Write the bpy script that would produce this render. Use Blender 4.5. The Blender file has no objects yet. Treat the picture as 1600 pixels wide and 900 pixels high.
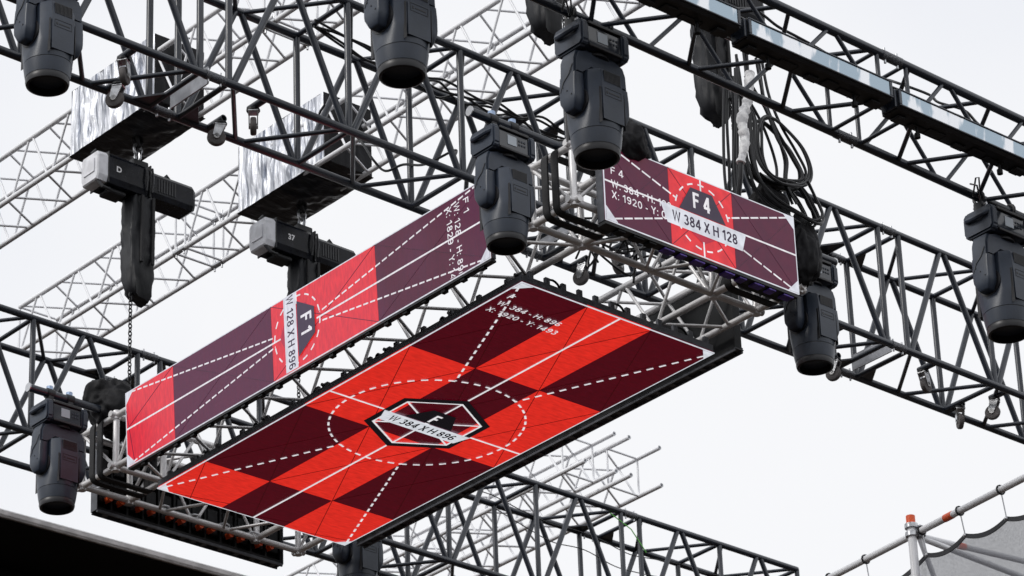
import bpy, bmesh, math, random
from mathutils import Vector, Matrix, noise
R = math.radians
rng = random.Random(7)
scene = bpy.context.scene
COL = scene.collection
GROUND = -11.45            # the rig hangs about eleven metres up; z = 0 is the face of the ceiling screen

# ------------------------------------------------------------------ camera
cam_d = bpy.data.cameras.new('camera')
cam = bpy.data.objects.new('camera', cam_d); COL.objects.link(cam)
rt = Vector((0.75696591, -0.65256175, -0.03414342)); dn = Vector((0.27822753, 0.36913817, -0.8867505)); fw = Vector((0.5912631, 0.66174026, 0.46098565))
m = Matrix.Identity(4)
for i in range(3):
    m[i][0] = rt[i]; m[i][1] = -dn[i]; m[i][2] = -fw[i]
m.translation = Vector((-12.64143548, -14.06245122, -9.85496662))
cam.matrix_world = m
cam_d.sensor_width = 36.0; cam_d.lens = 36.0 * 5868.756 / 1600.0
cam_d.clip_start = 0.5; cam_d.clip_end = 20000
scene.camera = cam
cam_d.dof.use_dof = True; cam_d.dof.focus_distance = 21.5; cam_d.dof.aperture_fstop = 9

# ------------------------------------------------------------------ world, sun, exposure
SUN_EL, SUN_AZ = 36.0, 250.0
world = bpy.data.worlds.new('World'); scene.world = world; world.use_nodes = True
nt = world.node_tree; nt.nodes.clear()
def N(t, **k):
    n = nt.nodes.new(t)
    for a, b in k.items(): setattr(n, a, b)
    return n
out = N('ShaderNodeOutputWorld'); bg = N('ShaderNodeBackground'); bg.inputs['Strength'].default_value = 0.1
sky = N('ShaderNodeTexSky', sky_type='NISHITA', sun_disc=False); sky.sun_elevation = R(SUN_EL); sky.sun_rotation = R(SUN_AZ)
tc = N('ShaderNodeTexCoord')
nz = N('ShaderNodeTexNoise'); nz.inputs['Scale'].default_value = 3.2; nz.inputs['Detail'].default_value = 4; nz.inputs['Roughness'].default_value = 0.5
cr = N('ShaderNodeValToRGB')
cr.color_ramp.elements[0].position = 0.3; cr.color_ramp.elements[0].color = (0.83, 0.855, 0.92, 1)
cr.color_ramp.elements[1].position = 0.5; cr.color_ramp.elements[1].color = (0.965, 0.97, 0.99, 1)
sc_ = N('ShaderNodeMix', data_type='RGBA', blend_type='MULTIPLY'); sc_.inputs['Factor'].default_value = 1
sc_.inputs[7].default_value = (10, 10, 10, 1)
mx = N('ShaderNodeMix', data_type='RGBA'); mx.inputs['Factor'].default_value = 0.96
L = nt.links.new
L(tc.outputs['Generated'], nz.inputs['Vector']); L(nz.outputs['Fac'], cr.inputs['Fac'])
L(cr.outputs['Color'], sc_.inputs[6]); L(sky.outputs['Color'], mx.inputs[6]); L(sc_.outputs[2], mx.inputs[7])
L(mx.outputs[2], bg.inputs['Color']); L(bg.outputs['Background'], out.inputs['Surface'])
sun_d = bpy.data.lights.new('sun', 'SUN'); sun_d.energy = 1.5; sun_d.angle = R(11); sun_d.color = (1.0, 0.97, 0.93)
sun = bpy.data.objects.new('sun', sun_d); COL.objects.link(sun)
# shines from the -X side (left of the picture), down
sdir = Vector((math.cos(R(SUN_EL)) * 0.985, math.cos(R(SUN_EL)) * -0.17, -math.sin(R(SUN_EL))))
sun.rotation_euler = sdir.to_track_quat('-Z', 'Y').to_euler()
sky.sun_rotation = math.atan2(-sdir.x, -sdir.y)
scene.view_settings.view_transform = 'Standard'; scene.view_settings.look = 'None'
scene.view_settings.exposure = 0; scene.view_settings.gamma = 1; scene.view_settings.use_curve_mapping = False
scene.cycles.max_bounces = 6

# ------------------------------------------------------------------ materials
def mat(name, col, rough=0.5, metal=0.0, spec=0.5, emit=None, estr=1.0, var=0.0, vscale=20.0, bump=0.0, bscale=60.0, stretch=(1, 1, 1), col2=None, ramp=(0.4, 0.6), alpha=None, rvar=0.0):
    M = bpy.data.materials.new(name); M.use_nodes = True
    t = M.node_tree; b = t.nodes['Principled BSDF']
    b.inputs['Base Color'].default_value = (*col, 1); b.inputs['Roughness'].default_value = rough
    b.inputs['Metallic'].default_value = metal; b.inputs['Specular IOR Level'].default_value = spec
    if emit: b.inputs['Emission Color'].default_value = (*emit, 1); b.inputs['Emission Strength'].default_value = estr
    if var or bump or col2 or rvar:
        c = t.nodes.new('ShaderNodeTexCoord'); mp = t.nodes.new('ShaderNodeMapping'); mp.inputs['Scale'].default_value = stretch
        t.links.new(c.outputs['Object'], mp.inputs['Vector'])
        def nse(s, d=4):
            n = t.nodes.new('ShaderNodeTexNoise'); n.inputs['Scale'].default_value = s; n.inputs['Detail'].default_value = d
            t.links.new(mp.outputs['Vector'], n.inputs['Vector']); return n
        if var or col2:
            n = nse(vscale); r = t.nodes.new('ShaderNodeValToRGB')
            c1 = col2 if col2 else tuple(x * (1 - var) for x in col); c0 = col if col2 else tuple(min(1, x * (1 + var)) for x in col)
            r.color_ramp.elements[0].position, r.color_ramp.elements[1].position = ramp
            r.color_ramp.elements[0].color = (*c1, 1); r.color_ramp.elements[1].color = (*c0, 1)
            t.links.new(n.outputs['Fac'], r.inputs['Fac']); t.links.new(r.outputs['Color'], b.inputs['Base Color'])
        if rvar:
            n = nse(vscale * 0.7); mr = t.nodes.new('ShaderNodeMapRange')
            mr.inputs['From Min'].default_value = 0.3; mr.inputs['From Max'].default_value = 0.7
            mr.inputs['To Min'].default_value = rough - rvar; mr.inputs['To Max'].default_value = rough + rvar
            t.links.new(n.outputs['Fac'], mr.inputs['Value']); t.links.new(mr.outputs['Result'], b.inputs['Roughness'])
        if bump:
            n = nse(bscale, 5); bp = t.nodes.new('ShaderNodeBump'); bp.inputs['Strength'].default_value = bump; bp.inputs['Distance'].default_value = 0.02
            t.links.new(n.outputs['Fac'], bp.inputs['Height']); t.links.new(bp.outputs['Normal'], b.inputs['Normal'])
    if alpha is not None:
        b.inputs['Alpha'].default_value = alpha
    return M
BLACK = mat('black_powder_coat', (0.015, 0.021, 0.034), 0.33, spec=0.75, var=0.35, vscale=9, rvar=0.1)
SCUFF = mat('scuffed_black_steel', (0.02, 0.024, 0.032), 0.4, col2=(0.45, 0.46, 0.5), vscale=30, ramp=(0.40, 0.45))
PLATE = mat('joint_plate_steel', (0.34, 0.35, 0.38), 0.4, metal=0.3, var=0.25, vscale=8)
BLACK2 = mat('black_steel', (0.012, 0.013, 0.016), 0.5, var=0.3)
ALU = mat('silver_aluminium', (0.76, 0.75, 0.755), 0.36, metal=0.3, var=0.12, vscale=8, rvar=0.1)
ALUD = mat('hazed_aluminium', (0.85, 0.86, 0.89), 0.5, metal=0.1, var=0.1, vscale=6, rvar=0.08)  # paler copy of the silver: haze over the far tubes put into the colour
ZINC = mat('zinc_steel', (0.55, 0.56, 0.58), 0.33, metal=0.9, var=0.2, vscale=30)
BODY = mat('lamp_plastic', (0.029, 0.040, 0.062), 0.4, spec=0.5, var=0.12, vscale=7, bump=0.05, bscale=160)
BODYD = mat('lamp_dark_plastic', (0.012, 0.012, 0.015), 0.42)
LENS = mat('lens_glass', (0.006, 0.006, 0.007), 0.12, spec=0.5)
DISP = mat('display_glass', (0.03, 0.035, 0.045), 0.08, spec=0.8)
DISPW = mat('display_screen', (0.45, 0.5, 0.55), 0.25)
CLOTH = mat('black_cloth', (0.011, 0.011, 0.013), 0.7, spec=0.25, var=0.3, vscale=6, bump=0.35, bscale=22)
BAG = mat('black_canvas', (0.008, 0.009, 0.012), 0.5, spec=0.35, var=0.3, vscale=5, bump=0.3, bscale=18, stretch=(1, 1, 0.25))
RUBBER = mat('grey_rubber', (0.12, 0.11, 0.11), 0.7, var=0.2)
HUB = mat('wheel_hub', (0.5, 0.5, 0.5), 0.4, metal=0.5)
CABLE = mat('cable_black', (0.014, 0.015, 0.018), 0.38, spec=0.5)
TAPE = mat('white_tape', (0.82, 0.82, 0.84), 0.5, var=0.25, vscale=25, bump=0.6, bscale=30)
STRAP = mat('strap_webbing', (0.01, 0.01, 0.012), 0.7, bump=0.2, bscale=120)
ORANGE = mat('orange_plastic', (0.9, 0.12, 0.025), 0.45)
REDP = mat('red_connector', (0.7, 0.05, 0.03), 0.4)
PURPLE = mat('purple_plastic', (0.10, 0.045, 0.36), 0.4, var=0.3)
FRAMEG = mat('cabinet_grey', (0.075, 0.08, 0.095), 0.45, var=0.2)
FRAMEW = mat('edge_trim_white', (0.78, 0.79, 0.81), 0.4)
CABBACK = mat('cabinet_black', (0.007, 0.0075, 0.009), 0.55, spec=0.25, var=0.3, vscale=12)
HOISTB = mat('hoist_black', (0.007, 0.008, 0.012), 0.3, spec=0.2, var=0.3, vscale=14, rvar=0.12)
HOISTE = mat('hoist_end_grey', (0.72, 0.73, 0.77), 0.45, var=0.12, vscale=14)
WHITEP = mat('white_print', (0.8, 0.8, 0.82), 0.5)
FILM = mat('sheen_film', (0.84, 0.86, 0.91), 0.42, metal=0.5, col2=(0.14, 0.16, 0.21), vscale=19, ramp=(0.34, 0.60), stretch=(1.6, 1.6, 0.09), bump=1.0, bscale=22)  # pale tone is sky sheen put into the colour; dark streaks are the wrap
FILMB = mat('black_film', (0.013, 0.013, 0.016), 0.3, spec=0.5, bump=0.9, bscale=9, var=0.3, stretch=(0.5, 1.6, 1))
ROOFD = mat('roof_dark', (0.006, 0.006, 0.007), 0.75, spec=0.15, var=0.4, vscale=2)
ROOFT = mat('roof_trim', (0.42, 0.4, 0.4), 0.5, var=0.2)
GRND = mat('ground_asphalt', (0.045, 0.036, 0.03), 1.0, spec=0.0, var=0.3, vscale=0.3)
GREEN = mat('green_strap', (0.2, 0.75, 0.12), 0.5)
BLUEC = mat('clamp_blue_steel', (0.35, 0.45, 0.62), 0.35, metal=0.6)
LEDBASE = (0.042, 0.014, 0.06)
def screen_mat(name, e, k=1.0):
    # led face: dark diode mesh that gives off its own colour, with a faint moire of diode rows
    M = mat(name, LEDBASE, 0.3, spec=0.34, emit=e, estr=k)
    t = M.node_tree; b = t.nodes['Principled BSDF']
    c = t.nodes.new('ShaderNodeTexCoord'); n = t.nodes.new('ShaderNodeTexNoise'); n.inputs['Scale'].default_value = 5; n.inputs['Detail'].default_value = 6
    mp = t.nodes.new('ShaderNodeMapping'); mp.inputs['Scale'].default_value = (3, 12, 3)
    w = t.nodes.new('ShaderNodeMapRange'); w.inputs['From Min'].default_value = 0.3; w.inputs['From Max'].default_value = 0.7
    w.inputs['To Min'].default_value = k * 0.8; w.inputs['To Max'].default_value = k * 1.12
    t.links.new(c.outputs['Object'], mp.inputs['Vector']); t.links.new(mp.outputs['Vector'], n.inputs['Vector'])
    t.links.new(n.outputs['Fac'], w.inputs['Value']); t.links.new(w.outputs['Result'], b.inputs['Emission Strength'])
    return M
S_RED = screen_mat('screen_red', (0.70, 0.022, 0.012))
S_DARK = screen_mat('screen_dark_red', (0.062, 0.0, 0.0035))
S_WHITE = screen_mat('screen_white', (0.78, 0.77, 0.79))
S_BANNER = screen_mat('screen_banner', (0.66, 0.69, 0.74))
S_BLACK = screen_mat('screen_black', (0.002, 0.003, 0.004))
S_GREY = screen_mat('screen_charcoal', (0.018, 0.018, 0.02))
S_CRIM = screen_mat('screen_crimson', (0.45, 0.012, 0.02))
S_SEAM = screen_mat('screen_seam', (0.03, 0.0, 0.0))

# ------------------------------------------------------------------ helpers
def tag(o, label=None, cat=None, group=None, kind=None):
    if label: o['label'] = label
    if cat: o['category'] = cat
    if group: o['group'] = group
    if kind: o['kind'] = kind
    return o
def thing(name, loc, label, cat, group=None, rz=0.0):
    o = bpy.data.objects.new(name, None); COL.objects.link(o); o.location = loc; o.rotation_euler = (0, 0, rz)
    o.empty_display_size = 0.2
    return tag(o, label, cat, group)
def link(name, me, parent=None):
    o = bpy.data.objects.new(name, me); COL.objects.link(o)
    if parent: o.parent = parent
    return o
def finish(name, bm, material, parent=None, off=None, smooth=35):
    me = bpy.data.meshes.new(name)
    bmesh.ops.recalc_face_normals(bm, faces=bm.faces)
    if smooth:
        for f in bm.faces: f.smooth = True
        for e in bm.edges:
            if len(e.link_faces) == 2 and e.calc_face_angle(0) > R(smooth): e.smooth = False
    bm.to_mesh(me); bm.free(); me.materials.append(material)
    if off is not None: me.transform(Matrix.Translation(-Vector(off)))
    return link(name, me, parent)
def bx(bm, lo, hi, bevel=0.0, seg=1):
    vs = [bm.verts.new((x, y, z)) for x in (lo[0], hi[0]) for y in (lo[1], hi[1]) for z in (lo[2], hi[2])]
    fs = [bm.faces.new([vs[i] for i in q]) for q in ((0, 1, 3, 2), (4, 6, 7, 5), (0, 4, 5, 1), (2, 3, 7, 6), (0, 2, 6, 4), (1, 5, 7, 3))]
    if bevel:
        es = list({e for f in fs for e in f.edges})
        bmesh.ops.bevel(bm, geom=es, offset=bevel, segments=seg, affect='EDGES', profile=0.5)
def frame_of(d):
    d = d.normalized(); a = Vector((0, 0, 1)) if abs(d.z) < 0.9 else Vector((1, 0, 0))
    u = d.cross(a).normalized(); return u, d.cross(u).normalized()
def tube(bm, pts, r, n=8, cap=True, closed=False):
    pts = [Vector(p) for p in pts]; rings = []; k = len(pts); u = None
    for i, p in enumerate(pts):
        if closed: d = pts[(i + 1) % k] - pts[i - 1]
        else: d = pts[min(i + 1, k - 1)] - pts[max(i - 1, 0)]
        d.normalize()
        if u is None: u, v = frame_of(d)
        else:
            u = (u - d * u.dot(d)).normalized(); v = d.cross(u)
        rr = r[i] if isinstance(r, (list, tuple)) else r
        rings.append([bm.verts.new(p + (u * math.cos(2 * math.pi * j / n) + v * math.sin(2 * math.pi * j / n)) * rr) for j in range(n)])
    for i in range(k if closed else k - 1):
        a, b = rings[i], rings[(i + 1) % k]
        for j in range(n): bm.faces.new((a[j], a[(j + 1) % n], b[(j + 1) % n], b[j]))
    if cap and not closed:
        bm.faces.new(rings[0][::-1]); bm.faces.new(rings[-1])
def loft(bm, rings, cap=True):
    rs = [[bm.verts.new(p) for p in ring] for ring in rings]; n = len(rs[0])
    for a, b in zip(rs, rs[1:]):
        for j in range(n): bm.faces.new((a[j], a[(j + 1) % n], b[(j + 1) % n], b[j]))
    if cap: bm.faces.new(rs[0][::-1]); bm.faces.new(rs[-1])
def prism(bm, poly, a, b, axis):
    # polygon in the two other axes, extruded along axis from a to b
    def pt(p, t):
        q = list(p); q.insert(axis, t); return q
    lo = [bm.verts.new(pt(p, a)) for p in poly]; hi = [bm.verts.new(pt(p, b)) for p in poly]; n = len(poly)
    bm.faces.new(lo); bm.faces.new(hi[::-1])
    for i in range(n): bm.faces.new((lo[i], hi[i], hi[(i + 1) % n], lo[(i + 1) % n]))
_unit = {}
def unit_tube(material, n=12, open_=False):
    key = (material.name, n, open_)
    if key not in _unit:
        bm = bmesh.new()
        tube(bm, [(0, 0, 0), (0, 0, 1)], 1, n, cap=not open_)
        if open_:   # hollow end, for cut tubes
            tube(bm, [(0, 0, 0), (0, 0, 1)], 0.72, n, cap=False)
            bm.verts.ensure_lookup_table()
            for k in (0, 1):
                for j in range(n):
                    o = k * n; i = 2 * n + k * n
                    bm.faces.new((bm.verts[o + j], bm.verts[o + (j + 1) % n], bm.verts[i + (j + 1) % n], bm.verts[i + j]))
        me = bpy.data.meshes.new('tube'); bmesh.ops.recalc_face_normals(bm, faces=bm.faces)
        for f in bm.faces: f.smooth = len(f.verts) == 4
        for e in bm.edges:
            if len(e.link_faces) == 2 and e.calc_face_angle(0) > R(50): e.smooth = False
        bm.to_mesh(me); bm.free(); me.materials.append(material); _unit[key] = me
    return _unit[key]
def member(name, p, q, r, material, parent, n=12, open_=False):
    p, q = Vector(p), Vector(q); d = q - p
    o = link(name, unit_tube(material, n, open_), parent)
    u, v = frame_of(d); z = d.normalized()
    M = Matrix.Identity(4); ln = d.length
    for i in range(3): M[i][0] = u[i] * r; M[i][1] = v[i] * r; M[i][2] = z[i] * ln
    M.translation = p - (parent.location if parent else Vector())
    o.matrix_basis = M
    return o
def copy_tree(o, parent=None):
    c = o.copy(); COL.objects.link(c); c.parent = parent
    for ch in list(o.children): copy_tree(ch, c)
    return c

# ------------------------------------------------------------------ ground
bm = bmesh.new()
vs = [bm.verts.new((x, y, GROUND)) for x, y in ((-4000, -4000), (4000, -4000), (4000, 4000), (-4000, 4000))]; bm.faces.new(vs)
tag(finish('ground', bm, GRND, smooth=0), kind='structure')

# ------------------------------------------------------------------ trusses
def truss(name, label, o, dv, s0, s1, joints, bay, w, h, rc, rs, rh, rx, material, group, lat, style='vertical', couplers=True, hollow=False, ext=0.0, gusset=False):
    """box truss: near-low chord starts at o and runs along dv; width w along lat, height h along z."""
    o = Vector(o); dv = Vector(dv); lat = Vector(lat); up = Vector((0, 0, 1))
    root = thing(name, o + dv * (s0 + s1) / 2, label, 'truss', group)
    def pt(s, i, j): return o + dv * s + lat * (w * i) + up * (h * j)
    for i in (0, 1):
        for j in (0, 1):
            member('chord', pt(s0 - ext, i, j), pt(s1, i, j), rc, material, root, 16, open_=hollow)
    # bay limits: between joints
    lims = []
    js = sorted(joints)
    edges = [(s0, js[0][0])] + [(js[k][1], js[k + 1][0]) for k in range(len(js) - 1)] + [(js[-1][1], s1)] if js else [(s0, s1)]
    for k, (a, b) in enumerate(edges):
        nb = max(1, round((b - a) / bay))
        st = (b - a) / nb
        lims.append([a + st * q for q in range(nb + 1)])
    for k, ls in enumerate(lims):
        for q, s in enumerate(ls):
            if style == 'vertical' or q in (0, len(ls) - 1):
                for i in (0, 1): member('vertical_brace', pt(s, i, 0), pt(s, i, 1), rs, material, root)
                for j in (0, 1): member('cross_brace', pt(s, 0, j), pt(s, 1, j), rx, material, root)
        e = 0.03
        for a, b in zip(ls, ls[1:]):
            mid = (a + b) / 2
            for i in (0, 1):
                member('diagonal_brace', pt(a + e, i, 0), pt(mid - e * .7, i, 1), rs, material, root)
                member('diagonal_brace', pt(mid + e * .7, i, 1), pt(b - e, i, 0), rs, material, root)
            for j in (0, 1):
                member('ladder_brace', pt(a + e, 0, j), pt(mid - e * .7, 1, j), rh, material, root)
                member('ladder_brace', pt(mid + e * .7, 1, j), pt(b - e, 0, j), rh, material, root)
    if couplers:
        for a, b in js:
            c = (a + b) / 2
            for i in (0, 1):
                for j in (0, 1):
                    member('coupler', pt(c - .07, i, j), pt(c + .07, i, j), rc * 1.13, ZINC if material is not BLACK else SCUFF, root, 12)
                    for d_ in (-.045, .045):
                        member('coupler_pin', pt(c + d_, i, j) + up * -.045, pt(c + d_, i, j) + up * .045, .007, ZINC, root, 8)
                # gusset plates beside the joint, on the bottom and top face
            if gusset:
                c = (a + b) / 2; t_ = dv.normalized() * .005; bm = bmesh.new()
                p0, p1 = pt(c, 0, 0) + lat * (w * .12), pt(c, 0, 0) + lat * (w * .85)
                vs = [bm.verts.new(p + t_ * sg + up * zz) for sg in (-1, 1) for p, zz in ((p0, -.012), (p1, -.012), (p1, .1), (p0, .1))]
                for q in ((0, 1, 2, 3), (7, 6, 5, 4), (0, 4, 5, 1), (1, 5, 6, 2), (2, 6, 7, 3), (3, 7, 4, 0)): bm.faces.new([vs[i] for i in q])
                finish('joint_plate', bm, PLATE, root, root.location, 0)
            for j in ((0, 1) if gusset else ()):
                for s_, sg in ((a, 1), (b, -1)):
                    bm = bmesh.new()
                    p0 = pt(s_, 1, j); dd = dv.normalized() * (.16 * sg * -1); ll = lat * (-.2)
                    t = up * .006
                    tri = [p0, p0 + dd, p0 + ll]
                    lo = [bm.verts.new(p - t) for p in tri]; hi = [bm.verts.new(p + t) for p in tri]
                    bm.faces.new(lo); bm.faces.new(hi[::-1])
                    for q in range(3): bm.faces.new((lo[q], hi[q], hi[(q + 1) % 3], lo[(q + 1) % 3]))
                    finish('gusset_plate', bm, material, root, root.location, 0)
    return root, pt

Yv = (0, 1, 0); Xv = (1, 0, 0)
T1, t1 = truss('black_truss', 'tall black truss with castor wheels crossing above the ceiling screen', (-.422, .667, 1.052), (1, .051, .0318), -4.13, 7.38,
               [(-1.41, -1.2), (1.521, 1.731), (4.452, 4.662)], .907, .487, .879, .0245, .0205, .014, .017, BLACK, 'tall black trusses', Yv, gusset=True)
T3, t3 = truss('black_truss', 'tall black truss behind the ceiling screen, its free end at lower right', (1.82, 5.6, 1.31), (1, .0054, .0025), -3.19, 6.144,
               [(-.502, -.304), (4.181, 4.378)], .897, .49, .88, .0245, .0205, .014, .017, BLACK, 'tall black trusses', Yv, gusset=True)
T2, t2 = truss('black_truss', 'small black truss carrying light battens across the top right corner', (-1.071, -3.076, -.334), (1, -.0051, -.0236), -3.5, 3.4,
               [(-2.0, -1.8), (.785, .995)], .62, .358, .301, .0235, .012, .012, .011, BLACK, None, Yv, style='warren')
S1, s1 = truss('silver_truss', 'silver truss at upper left running into the first wrapped box', (-.105, 5.238, 2.761), (-.0028, 1, .0037), -8.5, 4.2,
               [(-3.1, -2.98)], .47, .338, .3755, .0185, .0085, .0085, .0085, ALUD, 'silver roof trusses', Xv, style='warren')
S2, s2 = truss('silver_truss', 'long silver truss with its far end at the left, under the second wrapped box', (1.235, 4.07, 2.72), (.0402, 1, .0405), -8.0, 3.12,
               [(-4.6, -4.48), (.9, 1.02)], .47, .338, .3755, .0185, .0085, .0085, .0085, ALUD, 'silver roof trusses', Xv, style='warren', hollow=True)
for (px, py, pz), lab in (((6.54, 6.58, 3.15), 'silver truss with open tube ends, left of the two at lower right'), ((6.93, 6.45, 3.08), 'silver truss with open tube ends, right of the two at lower right')):
    truss('silver_truss', lab, (px, py, pz), (0, 1, 0), .28, 6.0, [], .5, .345, .345, .0195, .009, .009, .009, ALUD, 'silver roof trusses', Xv, style='warren', couplers=False, hollow=True, ext=.28)

# castor wheels on short stubs inside the front black truss
def castor_proto(parent):
    bm = bmesh.new()
    bx(bm, (-.032, -.03, -.012), (.032, .03, 0), .003)
    for s in (-1, 1):
        prism(bm, [(-.03, -.01), (.03, -.01), (.045, -.075), (.02, -.095), (-.0, -.08)], s * .024 - .003, s * .024 + .003, 1)
    f = finish('castor', bm, ZINC, parent)
    bm = bmesh.new()
    ring = []
    for x_, r_ in ((-.018, .040), (-.016, .050), (-.008, .054), (.008, .054), (.016, .050), (.018, .040)):
        ring.append([(.022 + math.cos(a) * r_, x_, -.085 + math.sin(a) * r_) for a in [2 * math.pi * k / 24 for k in range(24)]])
    loft(bm, ring)
    finish('wheel', bm, RUBBER, f)
    bm = bmesh.new()
    tube(bm, [(.022, -.027, -.085), (.022, .027, -.085)], .017, 14)
    finish('hub', bm, HUB, f)
    return f
first_castor = None
def castor(pt, side, s, rz):
    """stub pipe from a chord (side 0 near, 1 far) inward, castor under its free end"""
    global first_castor
    a = pt(s, side, 0); d = Vector((0, .16 if side == 0 else -.16, 0))
    member('stub_pipe', a, a + d, .022, BLACK, T1, 14, open_=True)
    member('stub_plate', a + d * .78 + Vector((0, 0, -.03)), a + d * .78 + Vector((0, 0, -.018)), .04, BLACK2, T1, 10)
    if first_castor is None: c = first_castor = castor_proto(T1)
    else: c = copy_tree(first_castor, T1)
    c.location = a + d * .78 + Vector((0, 0, -.03)) - T1.location; c.rotation_euler = (0, 0, rz)
for s, side, rz in ((-1.86, 0, .6), (-1.72, 1, 2.2), (-.98, 1, 2.6), (-.92, 0, .9), (1.96, 1, 1.9), (2.02, 0, .3), (4.02, 0, 1.4), (4.32, 1, 1.9), (4.95, 0, .2), (5.6, 1, 1.0), (5.7, 0, 2.0)):
    castor(t1, side, s, rz)

# ------------------------------------------------------------------ silver truss frame round the screens
ZL, ZU = .2, .56
XO0, XI0, XI1, XO1 = -.15, .22, 1.25, 1.6
YO0, YI0, YI1, YO1 = -.63, -.28, 3.75, 4.12
ring = thing('truss_frame', (.72, 1.75, ZL), 'silver rectangular truss frame holding the red screens', 'truss')
rc, rb = .021, .0102
for z in (ZL, ZU):
    for y in (YO0, YI0, YI1, YO1): member('chord', (XO0 - .05, y, z), (XO1 + .05, y, z), rc, ALU, ring, 16)
    for x in (XO0, XI0, XI1, XO1): member('chord', (x, YO0 - .05, z), (x, YO1 + .05, z), rc, ALU, ring, 16)
for x in (XO0, XI0, XI1, XO1):
    for y in (YO0, YI0, YI1, YO1):
        member('corner_post', (x, y, ZL), (x, y, ZU), .021, ALU, ring, 14)
        for z in (ZL, ZU):
            o = member('corner_joint', (x, y, z - .03), (x, y, z + .03), .027, ALU, ring, 12)
def zig(a0, a1, fixed, axis, faces, n):
    st = (a1 - a0) / n
    def P(t, k): return (t, k[0], k[1]) if axis == 0 else (k[0], t, k[1])
    for A, B in faces:
        for q in range(n):
            a, b = a0 + st * q, a0 + st * (q + 1); mid = (a + b) / 2
            member('diagonal_brace', P(a + .02, A), P(mid - .015, B), rb, ALU, ring)
            member('diagonal_brace', P(mid + .015, B), P(b - .02, A), rb, ALU, ring)
def box_side(axis, a0, a1, c0, c1, n):
    f = [((c0, ZL), (c1, ZL)), ((c0, ZU), (c1, ZU)), ((c0, ZL), (c0, ZU)), ((c1, ZL), (c1, ZU))]
    zig(a0, a1, None, axis, f, n)
box_side(0, XI0, XI1, YI0, YO0, 2); box_side(0, XI0, XI1, YI1, YO1, 2)
box_side(1, YI0, YI1, XI0, XO0, 8); box_side(1, YI0, YI1, XI1, XO1, 8)
for x0, x1 in ((XO0, XI0), (XI1, XO1)):        # corner blocks
    for y0, y1 in ((YO0, YI0), (YI1, YO1)):
        member('diagonal_brace', (x0, y0, ZL), (x0, y1, ZU), rb * 1.1, ALU, ring); member('diagonal_brace', (x0, y0, ZL), (x1, y0, ZU), rb * 1.1, ALU, ring)
        member('diagonal_brace', (x1, y0, ZU), (x1, y1, ZL), rb * 1.1, ALU, ring)
# screen hanger pipes and black clamps on the lower chords
for y in (.25, .85, 1.45, 2.05, 2.65, 3.25):
    member('hanger_pipe', (XI0 - .1, y, ZL - .055), (XI1 + .1, y, ZL - .055), .024, BLACK, ring, 14, open_=True)
    for x in (XI0, XI1):
        bm = bmesh.new(); bx(bm, (x - .03, y - .03, ZL - .09), (x + .03, y + .03, ZL + .03), .008)
        tube(bm, [(x - .05, y, ZL + .01), (x + .05, y, ZL + .01)], .011, 8)
        finish('clamp', bm, BLACK2, ring, ring.location)

# ------------------------------------------------------------------ led screens
PX = .5 / 128

def _arc(cx, cy, rx, ry, a0, a1, n=12): return [(cx + rx * math.cos(R(a0 + (a1 - a0) * k / n)), cy + ry * math.sin(R(a0 + (a1 - a0) * k / n))) for k in range(n + 1)]
def _ell(cx, cy, rx, ry, n=20): return ([(cx + rx * math.cos(2 * math.pi * k / n), cy + ry * math.sin(2 * math.pi * k / n)) for k in range(n)], True)
_six = [_ell(.3, .305, .215, .23), (_arc(.325, .5, .24, .425, 48, 195), False)]
GLYPH = {' ': (.2, []), '-': (.32, [([(.02, .36), (.3, .36)], False)]), ':': (.18, [([(.09, 0), (.09, .15)], False), ([(.09, .56), (.09, .71)], False)]),
 '0': (.6, [_ell(.3, .5, .22, .425)]), '1': (.46, [([(.33, 0), (.33, 1)], False), ([(.06, .70), (.30, .93)], False)]),
 '2': (.6, [(_arc(.3, .70, .21, .225, 172, -28) + [(.1, .11), (.09, .075)], False), ([(.05, .075), (.57, .075)], False)]),
 '3': (.6, [(_arc(.28, .72, .19, .205, 158, -90), False), (_arc(.28, .295, .225, .22, 90, -160), False)]),
 '4': (.64, [([(.45, 0), (.45, 1)], False), ([(.02, .27), (.63, .27)], False), ([(.06, .30), (.42, .93)], False)]),
 '6': (.6, _six), '8': (.6, [_ell(.3, .73, .18, .195), _ell(.3, .285, .22, .21)]), '9': (.6, [([(.6 - x, 1 - y) for x, y in p], c) for p, c in _six]),
 'F': (.58, [([(.085, 0), (.085, 1)], False), ([(.085, .925), (.57, .925)], False), ([(.085, .52), (.5, .52)], False)]),
 'H': (.7, [([(.085, 0), (.085, 1)], False), ([(.615, 0), (.615, 1)], False), ([(.085, .53), (.615, .53)], False)]),
 'W': (.98, [([(.07, 1), (.27, .06), (.49, .95), (.71, .06), (.91, 1)], False)]), 'X': (.68, [([(.07, 0), (.61, 1)], False), ([(.07, 1), (.61, 0)], False)]),
 'Y': (.66, [([(.06, 1), (.33, .5)], False), ([(.6, 1), (.33, .5)], False), ([(.33, .5), (.33, 0)], False)])}
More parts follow.
